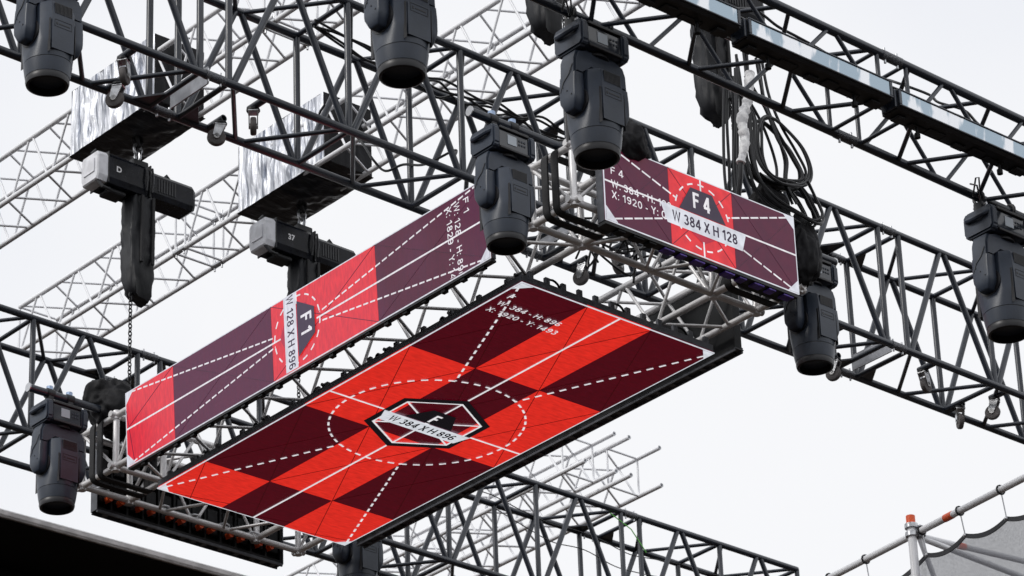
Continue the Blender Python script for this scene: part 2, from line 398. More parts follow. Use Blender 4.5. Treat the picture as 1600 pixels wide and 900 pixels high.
def ribbon(pts, hw, closed, asp):
    """quads of a stroke of half width hw (in cap heights); asp = how much narrower x units print than y units"""
    P_ = [Vector((x, y * asp)) for x, y in pts]; n = len(P_); hw *= asp; L_, R_ = [], []
    for i in range(n):
        if closed: a, b = P_[i - 1], P_[(i + 1) % n]
        else: a, b = P_[max(i - 1, 0)], P_[min(i + 1, n - 1)]
        if not closed and 0 < i < n - 1: 
            d1 = (P_[i] - a).normalized(); d2 = (b - P_[i]).normalized(); d = (d1 + d2).normalized(); k = min(2.2, 1 / max(.3, d.dot(d1)))
        else: d = (b - a).normalized(); k = 1
        q = Vector((-d.y, d.x)) * hw * k
        L_.append(P_[i] + q); R_.append(P_[i] - q)
    return [[(p.x, p.y / asp) for p in (L_[i], L_[(i + 1) % n], R_[(i + 1) % n], R_[i])] for i in range(n if closed else n - 1)]
class Screen:
    def __init__(s, name, label, o, ex, ey, W, H, depth, group):
        s.o, s.ex, s.ey = Vector(o), Vector(ex).normalized(), Vector(ey).normalized(); s.n = s.ex.cross(s.ey); s.W, s.H, s.d = W, H, depth
        s.root = thing(name, s.p(W / 2, H / 2, -depth), label, 'led screen', group)
    def p(s, c, r, k=0.0): return s.o + s.ex * (c * PX) - s.ey * (r * PX) + s.n * k
    def polys(s, name, polys, material, k, label=None, thick=.0012):
        bm = bmesh.new()
        for poly in polys:
            a = sum(poly[i][0] * poly[(i + 1) % len(poly)][1] - poly[(i + 1) % len(poly)][0] * poly[i][1] for i in range(len(poly)))
            if a > 0: poly = poly[::-1]
            top = [bm.verts.new(s.p(c, r, k)) for c, r in poly]; lo = [bm.verts.new(s.p(c, r, k - thick)) for c, r in poly]
            bm.faces.new(top); n = len(poly)
            for i in range(n): bm.faces.new((top[i], lo[i], lo[(i + 1) % n], top[(i + 1) % n]))
        me = bpy.data.meshes.new(name); bm.normal_update(); bm.to_mesh(me); bm.free(); me.materials.append(material)
        me.transform(Matrix.Translation(-s.root.location)); o = link(name, me, s.root)
        if label: o['label'] = label
        return o
    def block(s, name, c0, r0, c1, r1, k0, k1, material, bevel=0.0, parent=None):
        bm = bmesh.new(); pts = []
        for c in (c0, c1):
            for r in (r0, r1):
                for k in (k0, k1): pts.append(bm.verts.new(s.p(c, r, k)))
        fs = [bm.faces.new([pts[i] for i in q]) for q in ((0, 1, 3, 2), (4, 6, 7, 5), (0, 4, 5, 1), (2, 3, 7, 6), (0, 2, 6, 4), (1, 5, 7, 3))]
        if bevel: bmesh.ops.bevel(bm, geom=list(bm.edges), offset=bevel, segments=1, affect='EDGES')
        return finish(name, bm, material, parent or s.root, s.root.location, 0)
    def text(s, name, txt, material, k, c0, base, cap, width, weight=.15, clip=None):
        adv = sum(GLYPH[ch][0] + .11 for ch in txt) - .11; sx = width / adv; x = 0.0; n = 0
        for ch in txt:
            w, strokes = GLYPH[ch]
            if strokes and (clip is None or c0 + (x + .06) * sx < clip):
                bm = bmesh.new()
                for q, (pts, closed) in enumerate(strokes):
                    kk = k + .00025 * q
                    for quad in ribbon(pts, weight / 2, closed, cap / sx):
                        vs = []
                        for px, py in quad:
                            c = c0 + (x + px) * sx
                            if clip is not None: c = min(c, clip)
                            vs.append(bm.verts.new(s.p(c, base - py * cap, kk) - s.root.location))
                        f = bm.faces.new(vs); f.normal_update()
                        if f.normal.dot(s.n) < 0: f.normal_flip()
                bmesh.ops.remove_doubles(bm, verts=bm.verts, dist=.00005)
                me = bpy.data.meshes.new(name); bm.to_mesh(me); bm.free(); me.materials.append(material); link(name, me, s.root)
            x += w + .11
    def line(s, a, b, w):
        d = Vector((b[0] - a[0], b[1] - a[1])).normalized() * (w / 2); q = Vector((-d.y, d.x))
        return [(a[0] + q.x, a[1] + q.y), (b[0] + q.x, b[1] + q.y), (b[0] - q.x, b[1] - q.y), (a[0] - q.x, a[1] - q.y)]
    def dashes(s, a, b, w, per=21.0, on=11.0, start=0.0, stop=1e9):
        v = Vector((b[0] - a[0], b[1] - a[1])); L_ = min(v.length, stop); v.normalize(); out = []; t = start
        while t < L_:
            e = min(t + on, L_); out.append(s.line((a[0] + v.x * t, a[1] + v.y * t), (a[0] + v.x * e, a[1] + v.y * e), w)); t += per
        return out
    def content(s, title, size, lines, circ, hexr=None, clipw=None, per=21.0, on=11.0, dw=3.3):
        lw = 3.2 if hexr else 2.7; W, H = s.W, s.H; cx, cy = W / 2, H / 2
        for i in range(0, W, 128):               # tiles 128 wide, 256 high
            for j in range(0, H, 256):
                r1 = min(j + 256, H); red = (i // 128 + j // 256) % 2
                s.block('screen_panel', i + .25, j + .25, i + 127.75, r1 - .25, -.014, 0, S_RED if red else S_DARK)
                s.polys('seam_line', [s.line((i, j), (i + 128, r1), 1.0), s.line((i + 128, j), (i, r1), 1.0)] if r1 - j > 200 or H == 128 else
                        [s.line((i, j), (i + 64, r1), 1.0), s.line((i + 128, r1 - 20), (i + 30, r1), 1.0)], S_SEAM, .0012)
        L_ = math.hypot(W, H) / 2; ln = []
        for a in ((0, 0), (W, 0), (W, H), (0, H)): ln += s.dashes(a, (cx, cy), dw, per, on, start=16, stop=L_ - circ)
        for q in ln: s.polys('dash', [q], S_WHITE, .003)
        gap = 100 if hexr else circ - 4
        if hexr: solid = [s.line((cx, 0), (cx, cy - hexr), lw), s.line((cx, cy + hexr), (cx, H), lw), s.line((0, cy), (cx - hexr * .87, cy), lw), s.line((cx + hexr * .87, cy), (W, cy), lw)]
        elif W > H: solid = [s.line((0, cy), (W, cy), lw), s.line((cx, 0), (cx, 20), lw), s.line((cx, H - 24), (cx, H), lw)]
        else: solid = [s.line((cx, 0), (cx, cy - 48), lw), s.line((cx, cy + 42), (cx, H), lw), s.line((0, cy), (20, cy), lw)]
        for q in solid: s.polys('white_line', [q], S_WHITE, .003)
        arcs = []; n = int(round(2 * math.pi * circ / (21 if hexr else 22))); 
        for q in range(n):
            a0 = 2 * math.pi * q / n; a1 = a0 + 2 * math.pi / n * .52; f = lambda a, r: (cx + math.cos(a) * r, cy + math.sin(a) * r); am = (a0 + a1) / 2
            arcs.append([f(a0, circ + dw / 2), f(am, circ + dw / 2), f(a1, circ + dw / 2), f(a1, circ - dw / 2), f(am, circ - dw / 2), f(a0, circ - dw / 2)])
        arcs = [p for p in arcs if all(0 <= c <= W and 0 <= r <= H for c, r in p)]
        for q in arcs: s.polys('circle_dash', [q], S_WHITE, .0042)
        hx = lambda r: [(cx + math.sin(k * math.pi / 3) * r, cy - math.cos(k * math.pi / 3) * r) for k in range(6)]
        if hexr:
            o, i1, i2 = hx(hexr), hx(hexr * .875), hx(hexr * .84)
            s.polys('hexagon_outline', [[o[k], o[(k + 1) % 6], i1[(k + 1) % 6], i1[k]] for k in range(6)], S_BLACK, .0054)
            s.polys('hexagon_inner_line', [[i1[k], i1[(k + 1) % 6], i2[(k + 1) % 6], i2[k]] for k in range(6)] + [s.line((cx, cy), p, 3) for p in i2], S_WHITE, .0054)
        else:
            hp = hx(44)
            s.polys('hexagon_patch', [hp], S_CRIM, .002)
        s.polys('title_plate', [[(cx - 22, cy - 44), (cx + 22, cy - 44), (cx + 47, cy - 2), (cx - 47, cy - 2)]], S_BLACK if hexr else S_GREY, .0066)
        b = [(cx - 85, cy), (cx + 87, cy), (cx + 78, cy + 30), (cx - 72, cy + 30)]
        if clipw: b = [(0.6, cy), (W - .6, cy), (W - .6, cy + 30), (.6, cy + 30)]
        s.polys('banner', [b], S_BANNER, .0078)
        tw = 34 if len(title) > 1 else 11
        s.text('letter', title, S_WHITE, .0084, cx - tw / 2 - (1 if len(title) > 1 else 0), cy - 11 if not hexr else cy - 7, 26, tw, .17)
        if clipw: s.text('letter', size, S_BLACK, .0084, 1.5, cy + 22.5, 16.5, 124, .15, clip=W - .5)
        else: s.text('letter', size, S_BLACK, .0084, cx - 62, cy + 23.5, 17, 130, .17)
        for t, bl, w in lines: s.text('letter', t, S_WHITE, .0042, 12, bl, 12.2, w, .15, clip=W - 1)
        tr = 22
        s.polys('corner_triangle', [[(0, 0), (tr, 0), (0, tr)]], S_BANNER, .0045); s.polys('corner_triangle', [[(W, 0), (W - tr, 0), (W, tr)]], S_BANNER, .0045)
        s.polys('corner_triangle', [[(0, H), (tr, H), (0, H - tr)]], S_BANNER, .0045); s.polys('corner_triangle', [[(W, H), (W - tr, H), (W, H - tr)]], S_BANNER, .0045)
        t = 1.2
        for q in ((-t, -t, W + t, 0), (-t, H, W + t, H + t), (-t, 0, 0, H), (W, 0, W + t, H)): s.block('edge_trim', *q, -.004, .0015, S_BANNER)
        # cabinet behind the face
        d = s.d
        for q in ((0, 0, W, 5), (0, H - 5, W, H), (0, 5, 5, H - 5), (W - 5, 5, W, H - 5)): s.block('cabinet_rail', *q, -d, -.0145, FRAMEG)
        s.block('cabinet_back', 5, 5, W - 5, H - 5, -d + .012, -.02, CABBACK)

G = 'red test pattern screens'
F = Screen('led_screen', 'large red checkered screen facing down, marked F and W 384 X H 896', (0, 0, 0), (1, 0, 0), (0, -1, 0), 384, 896, .055, G)
F.content('F', 'W 384 X H 896', [('F', 49, 9), ('W: 384 - H: 896', 73, 122), ('X: 1920 - Y: 1493', 97, 136)], 154, 100)
tl = math.tan(-.0452)
F1 = Screen('led_screen', 'long narrow screen on the left, lettered F1 sideways, purple and red', (-.238 + .5 * math.sin(-.0452), -.005, .083 + .5), (-math.sin(-.0452), 0, -math.cos(-.0452)), (0, -1, 0), 128, 896, .045, G)
F1.content('F 1', 'W 128 X H 896', [('F 1', 49, 25), ('W: 128 - H: 896', 70, 122), ('X: 1829 - Y: 1493', 88, 140)], 56, None, True, 16.5, 11.5, 2.5)
F4 = Screen('led_screen', 'upright screen at upper right, lettered F4 and W 384 X H 128', (-.027, -.752, .577), (1, 0, 0), (0, 0, 1), 384, 128, .07, G)
F4.content('F 4', 'W 384 X H 128', [('F 4', 50.5, 25), ('W: 384 - H: 128', 72, 118), ('X: 1920 - Y: 0', 90, 106)], 54, None, None, 21, 17, 2.5)

def tabs(s, side, step, k0, k1, handle_every):
    W, H = s.W, s.H; Ln = W if side in 'tb' else H; n = int(Ln / step)
    for q in range(n):
        a = step * (q + .5); b = a + 9
        if side == 't': args = (a, 1, b, 7)
        elif side == 'b': args = (a, H - 7, b, H - 1)
        elif side == 'l': args = (1, a, 7, b)
        else: args = (W - 7, a, W - 1, b)
        s.block('latch', *args, -k1, -k0, FRAMEG, .003)
    for q in range(handle_every and int(Ln / 128) or 0):
        c = 128 * q + 64; pts = []
        for t in range(9):
            a = math.pi * t / 8; u, kk = c + 14 * math.cos(a), -k0 - .05 * math.sin(a)
            pts.append(s.p(*((u, 4) if side == 't' else (u, H - 4) if side == 'b' else (4, u) if side == 'l' else (W - 4, u)), kk))
        bm = bmesh.new(); tube(bm, pts, .007, 8); finish('handle', bm, CABBACK, s.root, s.root.location)
tabs(F, 't', 32, .05, .10, True); tabs(F, 'l', 64, .05, .085, False); tabs(F, 'b', 64, .05, .085, True)
# purple buffers and dark frame under the F4 screen
F4.block('bottom_frame', 0, 129.8, 384, 134, -.07, -.006, BLACK2)
for q in range(12):
    c = 26 + q * 30; F4.block('corner_buffer', c, 134.3, c + (20 if q % 2 else 14), 137.2, -.068, -.012, PURPLE if q > 2 else CABBACK, .002)
F1.block('bottom_frame', 129.8, 0, 133, 896, -.045, -.004, BLACK2)
for q in range(20):
    r = 18 + q * 44; F1.block('latch', 133.3, r, 136.5 + (q % 3), r + 10, -.04, -.01, CABBACK, .002)

# the two screens seen from behind
def back_screen(label, o, ex, ey, W, H, dots, alongc):
    s = Screen('led_screen', label, o, ex, ey, W, H, .065, 'screens seen from behind')
    s.block('front_panel', 0, 0, W, H, -.014, 0, CABBACK)
    s.block('edge_trim', -1.5, -1.5, 0, H + 1.5, -.065, .003, FRAMEG); s.block('edge_trim', W, -1.5, W + 1.5, H + 1.5, -.065, .003, FRAMEG)
    Ln = W if alongc else H
    for a, b in ((0, 4), (124, 128)):           # long rails
        if alongc: s.block('cabinet_rail', 0, a, W, b, -.065, -.0145, CABBACK)
        else: s.block('cabinet_rail', a, 0, b, H, -.065, -.0145, CABBACK)
    lo = 128 + .3                                # bottom edge: two thin rails with blocks between
    for k0, k1, mt in ((-.006, .003, FRAMEG), (-.065, -.052, FRAMEG)):
        if alongc: s.block('bottom_rail', 0, lo, W, lo + 5, k0, k1, mt)
        else: s.block('bottom_rail', lo, 0, lo + 5, H, k0, k1, mt)
    q = 10
    while q < Ln - 12:
        if alongc: s.block('bottom_block', q, lo, q + 9, lo + 4, -.0515, -.0065, FRAMEG if rng.random() < .6 else CABBACK)
        else: s.block('bottom_block', lo, q, lo + 4, q + 9, -.0515, -.0065, FRAMEG if rng.random() < .6 else CABBACK)
        q += rng.choice((22, 28, 34))
    for q in range(0, Ln, 32):
        if alongc: s.block('cabinet_rib', q + 1, 4.3, q + 5, 123.7, -.06, -.0145, CABBACK); s.block('cabinet_module', q + 8, 14, q + 29, 56, -.05, -.0145, BLACK2, .004); s.block('cabinet_module', q + 8, 66, q + 29, 112, -.055, -.0145, CABBACK, .004)
        else: s.block('cabinet_rib', 4.3, q + 1, 123.7, q + 5, -.06, -.0145, CABBACK); s.block('cabinet_module', 14, q + 8, 56, q + 29, -.05, -.0145, BLACK2, .004); s.block('cabinet_module', 66, q + 8, 112, q + 29, -.055, -.0145, FRAMEG, .004)
    for q in range(30, Ln - 10, 62 if alongc else 128):
        for dq in ((0, 24) if alongc else (0,)):
            c = (q + dq, 107) if alongc else (100, q + dq)
            bm = bmesh.new(); tube(bm, [s.p(*c, -.04), s.p(*c, -.10)], .021, 10); finish('connector', bm, ORANGE if dots else ZINC, s.root, s.root.location)
        bm = bmesh.new(); u = q + 40
        tube(bm, [s.p(*((u + 12 * math.cos(a), 96) if alongc else (96, u + 12 * math.cos(a))), -.075 - .06 * math.sin(a)) for a in [math.pi * t / 8 for t in range(9)]], .007, 8)
        finish('handle', bm, ZINC, s.root, s.root.location)
    return s
back_screen('black back of the far end screen with orange connectors, lower left', (1.5, 4.225, .6), (-1, 0, 0), (0, 0, 1), 384, 128, True, True)
back_screen('black back of the right hand side screen, bottom edge beside the ceiling screen', (1.685, .0, .595), (0, 0, -1), (0, -1, 0), 128, 922, False, False)
# the far screen's reading direction runs the other way, so its outward normal is +X

# ------------------------------------------------------------------ moving head lamps
def octo(rx, ry, z, blend, n=40, chx=.27):
    out_ = []
    for k in range(n):
        a = 2 * math.pi * (k + .5) / n; c, s_ = math.cos(a), math.sin(a)
        ro = 1 / max(abs(c), abs(s_), (abs(c) + abs(s_)) / (2 - chx * 1.35))
        r_ = ro * (1 - blend) + blend
        out_.append((c * r_ * rx, s_ * r_ * ry, z))
    return out_
def make_lamp():
    t = thing('moving_head_lamp', (0, 0, 0), 'lamp', 'stage lamp', 'grey moving head lamps')
    bm = bmesh.new()
    bx(bm, (-.115, -.085, -.148), (.115, .095, -.012), .01, 2)
    base = finish('base', bm, BODY, t)
    for s in (-1, 1):
        bm = bmesh.new()
        prism(bm, [(-.085, -.005), (-.104, -.028), (-.104, -.132), (-.085, -.156), (.085, -.156), (.104, -.132), (.104, -.028), (.085, -.005)], s * .108, s * .157, 0)
        bmesh.ops.bevel(bm, geom=list(bm.edges), offset=.01, segments=2, affect='EDGES')
        finish('end_cap', bm, BODY, t)
        bm = bmesh.new()
        tube(bm, [(s * .152, -.075, -.05), (s * .172, -.06, -.062), (s * .178, 0, -.068), (s * .172, .06, -.062), (s * .152, .08, -.05)], .014, 8)
        finish('handle', bm, BODY, t)
    bm = bmesh.new(); bx(bm, (-.104, -.0905, -.136), (.104, -.0855, -.03), .002); dp = finish('display_panel', bm, DISP, t)
    bm = bmesh.new(); bx(bm, (-.045, -.0935, -.108), (.02, -.091, -.05)); finish('display', bm, DISPW, dp)
    bm = bmesh.new()
    for k in range(3):
        for j in range(2): bx(bm, (.036 + k * .019, -.0945, -.07 - j * .024), (.048 + k * .019, -.091, -.058 - j * .024), .002)
    finish('button', bm, BODY, dp)
    bm = bmesh.new(); bx(bm, (-.106, -.103, -.03), (.106, -.0855, -.012), .003); bx(bm, (-.106, -.103, -.154), (.106, -.0855, -.138), .003); finish('panel_rim', bm, BODYD, t)
    bm = bmesh.new(); loft(bm, [[(math.cos(a) * .08, math.sin(a) * .08, z) for a in [2 * math.pi * k / 28 for k in range(28)]] for z in (-.17, -.145)]); finish('pan_bearing', bm, BODYD, t)
    # yoke: arch plus two arms
    bm = bmesh.new()
    arch = [(-.168, -.215), (-.15, -.168), (-.09, -.158), (.09, -.158), (.15, -.168), (.168, -.215), (.172, -.30), (.114, -.30), (.11, -.262), (.07, -.228), (-.07, -.228), (-.11, -.262), (-.114, -.30), (-.172, -.30)]
    def arch3(y): return [bm.verts.new((x, y, z)) for x, z in arch]
    a, b = arch3(-.058), arch3(.058); n = len(arch)
    bm.faces.new(a); bm.faces.new(b[::-1])
    for i in range(n): bm.faces.new((a[i], b[i], b[(i + 1) % n], a[(i + 1) % n]))
    bmesh.ops.bevel(bm, geom=[e for e in bm.edges if abs(e.verts[0].co.y - e.verts[1].co.y) < .001], offset=.012, segments=2, affect='EDGES')
    yk = finish('yoke', bm, BODY, t)
    for s in (-1, 1):
        bm = bmesh.new(); rings = []
        for z, w, x0, x1 in ((-.296, .0575, .114, .1725), (-.36, .058, .112, .178), (-.42, .058, .112, .178), (-.440, .056, .112, .177), (-.484, .036, .114, .166), (-.492, .03, .116, .158), (-.494, .024, .12, .15)):
            pts = []
            for k in range(20):
                aa = 2 * math.pi * k / 20; c, q = math.cos(aa), math.sin(aa); pw = .24
                pts.append((s * ((x0 + x1) / 2 + math.copysign(abs(c) ** pw, c) * (x1 - x0) / 2), math.copysign(abs(q) ** pw, q) * w, z))
            rings.append(pts)
        loft(bm, rings); finish('yoke_arm', bm, BODY, yk)
        bm = bmesh.new()
        tube(bm, [(s * .085, 0, -.432), (s * .1165, 0, -.432)], .076, 28); finish('tilt_bearing', bm, BODYD, yk)
        bm = bmesh.new()
        for q in range(3): bx(bm, (s * .178 - .003, -.035 + q * .03, -.42 + .03 * q), (s * .178 + .003, -.029 + q * .03, -.414 + .03 * q))
        finish('screw', bm, BODYD, yk)
        bm = bmesh.new(); tube(bm, [(s * .172, -.04, -.25), (s * .1755, -.015, -.30), (s * .1775, .02, -.33), (s * .178, .045, -.38)], .0022, 5); finish('groove', bm, BODYD, yk)
    # head
    bm = bmesh.new()
    loft(bm, [octo(.084, .09, -.258, 0), octo(.1, .112, -.27, 0), octo(.106, .122, -.30, 0), octo(.108, .129, -.40, .05), octo(.113, .130, -.49, .3), octo(.121, .127, -.55, .75), octo(.123, .125, -.585, 1)])
    head = finish('head', bm, BODY, t, smooth=28)
    bm = bmesh.new(); loft(bm, [octo(.1205, .1225, -.583, 1), octo(.1195, .1215, -.592, 1)]); finish('seam', bm, BODYD, head)
    bm = bmesh.new(); loft(bm, [octo(.1245, .1255, -.590, 1), octo(.118, .118, -.64, 1), octo(.113, .113, -.664, 1)]); finish('front_collar', bm, BODY, head)
    bm = bmesh.new()
    prof = [(.106, -.655), (.1115, -.664), (.1125, -.685), (.108, -.70), (.098, -.704), (.093, -.70), (.088, -.66), (.084, -.63)]
    loft(bm, [[(math.cos(a) * r_, math.sin(a) * r_, z) for a in [2 * math.pi * k / 40 for k in range(40)]] for r_, z in prof], cap=False)
    finish('lens_hood', bm, BODYD, head)
    bm = bmesh.new(); loft(bm, [[(math.cos(a) * r_, math.sin(a) * r_, z) for a in [2 * math.pi * k / 32 for k in range(32)]] for r_, z in ((.09, -.62), (.086, -.636), (.05, -.645), (.004, -.648))]); finish('lens', bm, LENS, head)
    for s in (-1, 1):                            # front and back covers with grille and embossed plate
        def q(x, z, k, s=s): return (x, s * k, z)
        bm = bmesh.new()
        pf = [(-.062, -.278, .120), (.062, -.278, .120), (.068, -.39, .1325), (.066, -.555, .131), (-.066, -.555, .131), (-.068, -.39, .1325)]
        lo = [bm.verts.new(q(x, z, .11)) for x, z, k in pf]; hi = [bm.verts.new(q(x, z, k)) for x, z, k in pf]
        bm.faces.new((hi[0], hi[1], hi[2], hi[5])); bm.faces.new((hi[5], hi[2], hi[3], hi[4])); bm.faces.new(lo)
        for i in range(6): bm.faces.new((lo[i], hi[i], hi[(i + 1) % 6], lo[(i + 1) % 6]))
        cv = finish('head_cover', bm, BODY, head, smooth=20)
        bm = bmesh.new()
        for k in range(13):
            x = -.048 + k * .0082; bx(bm, (x, min(s * .12, s * .1298), -.345), (x + .0046, max(s * .12, s * .1298), -.283))
        finish('vent_grille', bm, BODYD, cv)
        bm = bmesh.new()
        for x0, x1, z0, z1 in ((-.052, .052, -.385, -.3832), (-.052, .052, -.425, -.4232), (-.052, -.0502, -.4232, -.385), (.0502, .052, -.4232, -.385), (-.042, -.032, -.412, -.398), (-.024, .04, -.409, -.402)):
            y0, y1 = sorted((s * .12, s * .1338)); bx(bm, (x0, y0, z0), (x1, y1, z1))
        finish('embossed_plate', bm, BODYD, cv)
        bm = bmesh.new(); y0, y1 = sorted((s * .11, s * .1290))
        bx(bm, (-.0765, y0, -.575), (-.0745, y1, -.38)); bx(bm, (.0745, y0, -.575), (.0765, y1, -.38)); finish('panel_gap', bm, BODYD, cv)
    return t
lamp0 = make_lamp()
LG = 'grey moving head lamps'
lamps = [((-.551, -.5, .541), 'moving head lamp in front of the right end of the F1 screen'),
         ((-.51, 3.87, .56), 'moving head lamp left of the F1 screen, below a short black pipe'),
         ((1.885, -.45, .541), 'moving head lamp under the right end of the F4 screen'),
         ((1.91, 3.87, .57), 'moving head lamp half hidden below the bottom corner of the ceiling screen'),
         ((-1.935, -2.725, -.385), 'moving head lamp hanging at upper centre, just left of the F4 screen'),
         ((-3.13, -2.72, -.36), 'moving head lamp cut off by the top edge, right of the second wrapped box'),
         ((.93, -2.735, -.455), 'moving head lamp at the right edge below the light battens'),
         ((-3.48, -.345, .58), 'moving head lamp in the top left corner above the first wrapped box')]
for i, (loc, lab) in enumerate(lamps):
    o = lamp0 if i == 0 else copy_tree(lamp0)
    o.location = loc; o['label'] = lab; o['group'] = LG

# support pipes of the lamps at the frame corners
def end_pipe(label, a, b, clamps):
    a, b = Vector(a), Vector(b); t = thing('support_pipe', (a + b) / 2, label, 'pipe', 'black lamp support pipes')
    member('pipe', a, b, .026, BLACK, t, 16)
    d = (b - a).normalized()
    member('end_plate', a - d * .006, a + d * .002, .03, ZINC, t, 14)
    for s in clamps:
        c = a + d * s
        bm = bmesh.new(); tube(bm, [c - d * .025, c + d * .025], .034, 14); bx(bm, c - Vector((.02, .025, .075)), c + Vector((.02, .025, -.02)), .004); finish('clamp', bm, BLACK2, t, t.location)
        bm = bmesh.new(); tube(bm, [c + Vector((0, 0, .026)), c + Vector((0, 0, .05))], .022, 10); finish('clamp_bolt', bm, BLUEC, t, t.location)
for lx, ly, lz, sgn, lab in ((-.551, -.5, .541, 1, 'black lamp pipe sticking out above the lamp beside the F1 screen'), (-.51, 3.87, .56, 1, 'black lamp pipe above the lamp at lower left'),
                            (1.885, -.45, .541, -1, 'black lamp pipe behind the bag at the right end of the F4 screen'), (1.91, 3.87, .57, -1, 'black lamp pipe hidden over the bottom corner of the ceiling screen')):
    end_pipe(lab, (lx - sgn * .235, ly, lz + .075), (lx + sgn * .95, ly, lz + .075), (.16, .31))
t = thing('support_pipe', (-3.48, 0, 1.4), 'black drop pipe holding the lamp in the top left corner', 'pipe', 'black lamp support pipes')
member('drop_pipe', (-3.48, -.345, .575), (-3.48, -.345, 1.85), .025, BLACK, t, 14); member('arm_pipe', (-3.48, -.38, 1.86), (-3.48, .54, 1.86), .025, BLACK, t, 14)
for x in (-1.935, -3.13, .93):                   # hook clamps of the lamps under the batten truss
    t = thing('hook_clamp', (x, -2.73, -.34), 'small black hook clamps over the lamp hanging at %s' % {-1.935: 'upper centre', -3.13: 'the top edge', .93: 'the right edge'}[x], 'clamp', 'lamp hook clamps')
    zc = -.334 - .0236 * (x + 1.071); yc = -2.718 - .0051 * (x + 1.071)
    for dx in (-.12, .12):
        bm = bmesh.new()
        tube(bm, [(x + dx, yc + .034 * math.cos(a), zc + .034 * math.sin(a)) for a in [R(q) for q in range(-60, 245, 25)]], .009, 8)
        bx(bm, (x + dx - .018, yc - .03, zc - .085), (x + dx + .018, yc + .03, zc - .03), .004)
        finish('clamp', bm, BLACK2, t, t.location)
        bm = bmesh.new(); tube(bm, [(x + dx, yc - .05, zc - .05), (x + dx, yc + .04, zc - .05)], .008, 8); finish('bolt', bm, ZINC, t, t.location)
    bm = bmesh.new()
    tube(bm, [(x - .2, yc - .03, zc - .03), (x - .21, yc - .07, zc + .06), (x - .16, yc - .05, zc + .09), (x - .12, yc - .01, zc - .05)], .005, 6)
    tube(bm, [(x - .19, yc - .07, zc - .07), (x - .23, yc - .09, zc), (x - .2, yc - .02, zc + .05)], .005, 6); finish('safety_wire', bm, CABLE, t, t.location)

# ------------------------------------------------------------------ light battens along the small black truss
GLASS = mat('batten_glass', (0.40, 0.50, 0.58), 0.14, metal=0.7, col2=(0.95, 0.97, 1.0), vscale=3.0, ramp=(0.47, 0.52), stretch=(2.6, .6, .9), bump=0.3, bscale=6)  # pale stripes put reflected and refracted sky into the glass colour
def batten(x0, x1, label):
    zc = -.334 - .0236 * ((x0 + x1) / 2 + 1.071) - .008; y = -3.115
    t = thing('light_batten', ((x0 + x1) / 2, y, zc), label, 'light batten', 'light battens on the small black truss')
    o0, o1 = x0, x1
    sec = [(-.09, .038), (-.095, .03), (-.095, -.065), (-.08, -.075), (.02, -.075), (.025, -.02), (.01, .038)]
    bm = bmesh.new()
    a = [bm.verts.new((o0, y + p, zc - .0 + q)) for p, q in sec]; b = [bm.verts.new((o1, y + p, zc - .0 + q)) for p, q in sec]
    bm.faces.new(a); bm.faces.new(b[::-1])
    for i in range(len(sec)): bm.faces.new((a[i], b[i], b[(i + 1) % len(sec)], a[(i + 1) % len(sec)]))
    finish('housing', bm, BLACK2, t, t.location, 30)
    bm = bmesh.new(); bx(bm, (x0 + .02, y - .102, zc - .052), (x1 - .02, y - .0955, zc + .026)); finish('front_glass', bm, GLASS, t, t.location)
    bm = bmesh.new()
    for zz in (-.062, .027): bx(bm, (x0, y - .107, zc + zz), (x1, y - .0955, zc + zz + .009), .002)
    for xx in (x0, x1 - .018): bx(bm, (xx, y - .1065, zc - .0525), (xx + .018, y - .0955, zc + .0265), .002)
    finish('bezel', bm, BLACK, t, t.location)
    bm = bmesh.new(); bx(bm, (x0 - .016, y - .09, zc - .07), (x0 - .0005, y + .012, zc + .035), .004); bx(bm, (x1 + .0005, y - .09, zc - .07), (x1 + .01, y + .012, zc + .035), .004); finish('end_plate', bm, BLACK, t, t.location)
    bm = bmesh.new()
    for k in range(7):
        xx = x0 + (x1 - x0) * (k + .5) / 7; bx(bm, (xx - .03 - .03 * (k % 3), y - .05 + .02 * (k % 2), zc - .09 + .006 * (k % 3)), (xx + .03 + .02 * (k % 2), y + .012, zc - .0755), .004)
    finish('underside_bracket', bm, BLACK2, t, t.location)
    bm = bmesh.new()
    for k in (.2, .8):
        xx = x0 + (x1 - x0) * k; tube(bm, [(xx, y - .02, zc - .075), (xx, y - .02, zc - .12)], .008, 8); bm2 = [(xx + .016 * math.cos(a), y - .02 + .016 * math.sin(a)) for a in [2 * math.pi * j / 10 for j in range(10)]]
        loft(bm, [[(px, py, zc - .12) for px, py in bm2], [(px, py, zc - .145) for px, py in bm2]])
    finish('knob', bm, CABBACK, t, t.location)
batten(-3.62, -2.52, 'long light batten cut by the top edge, leftmost on the small black truss'); batten(-2.49, -1.40, 'light batten at the top edge above the lamp at upper centre')
batten(-1.345, -.345, 'light batten in the middle of the small black truss at upper right'); batten(-.30, .72, 'light batten nearest the right edge on the small black truss')

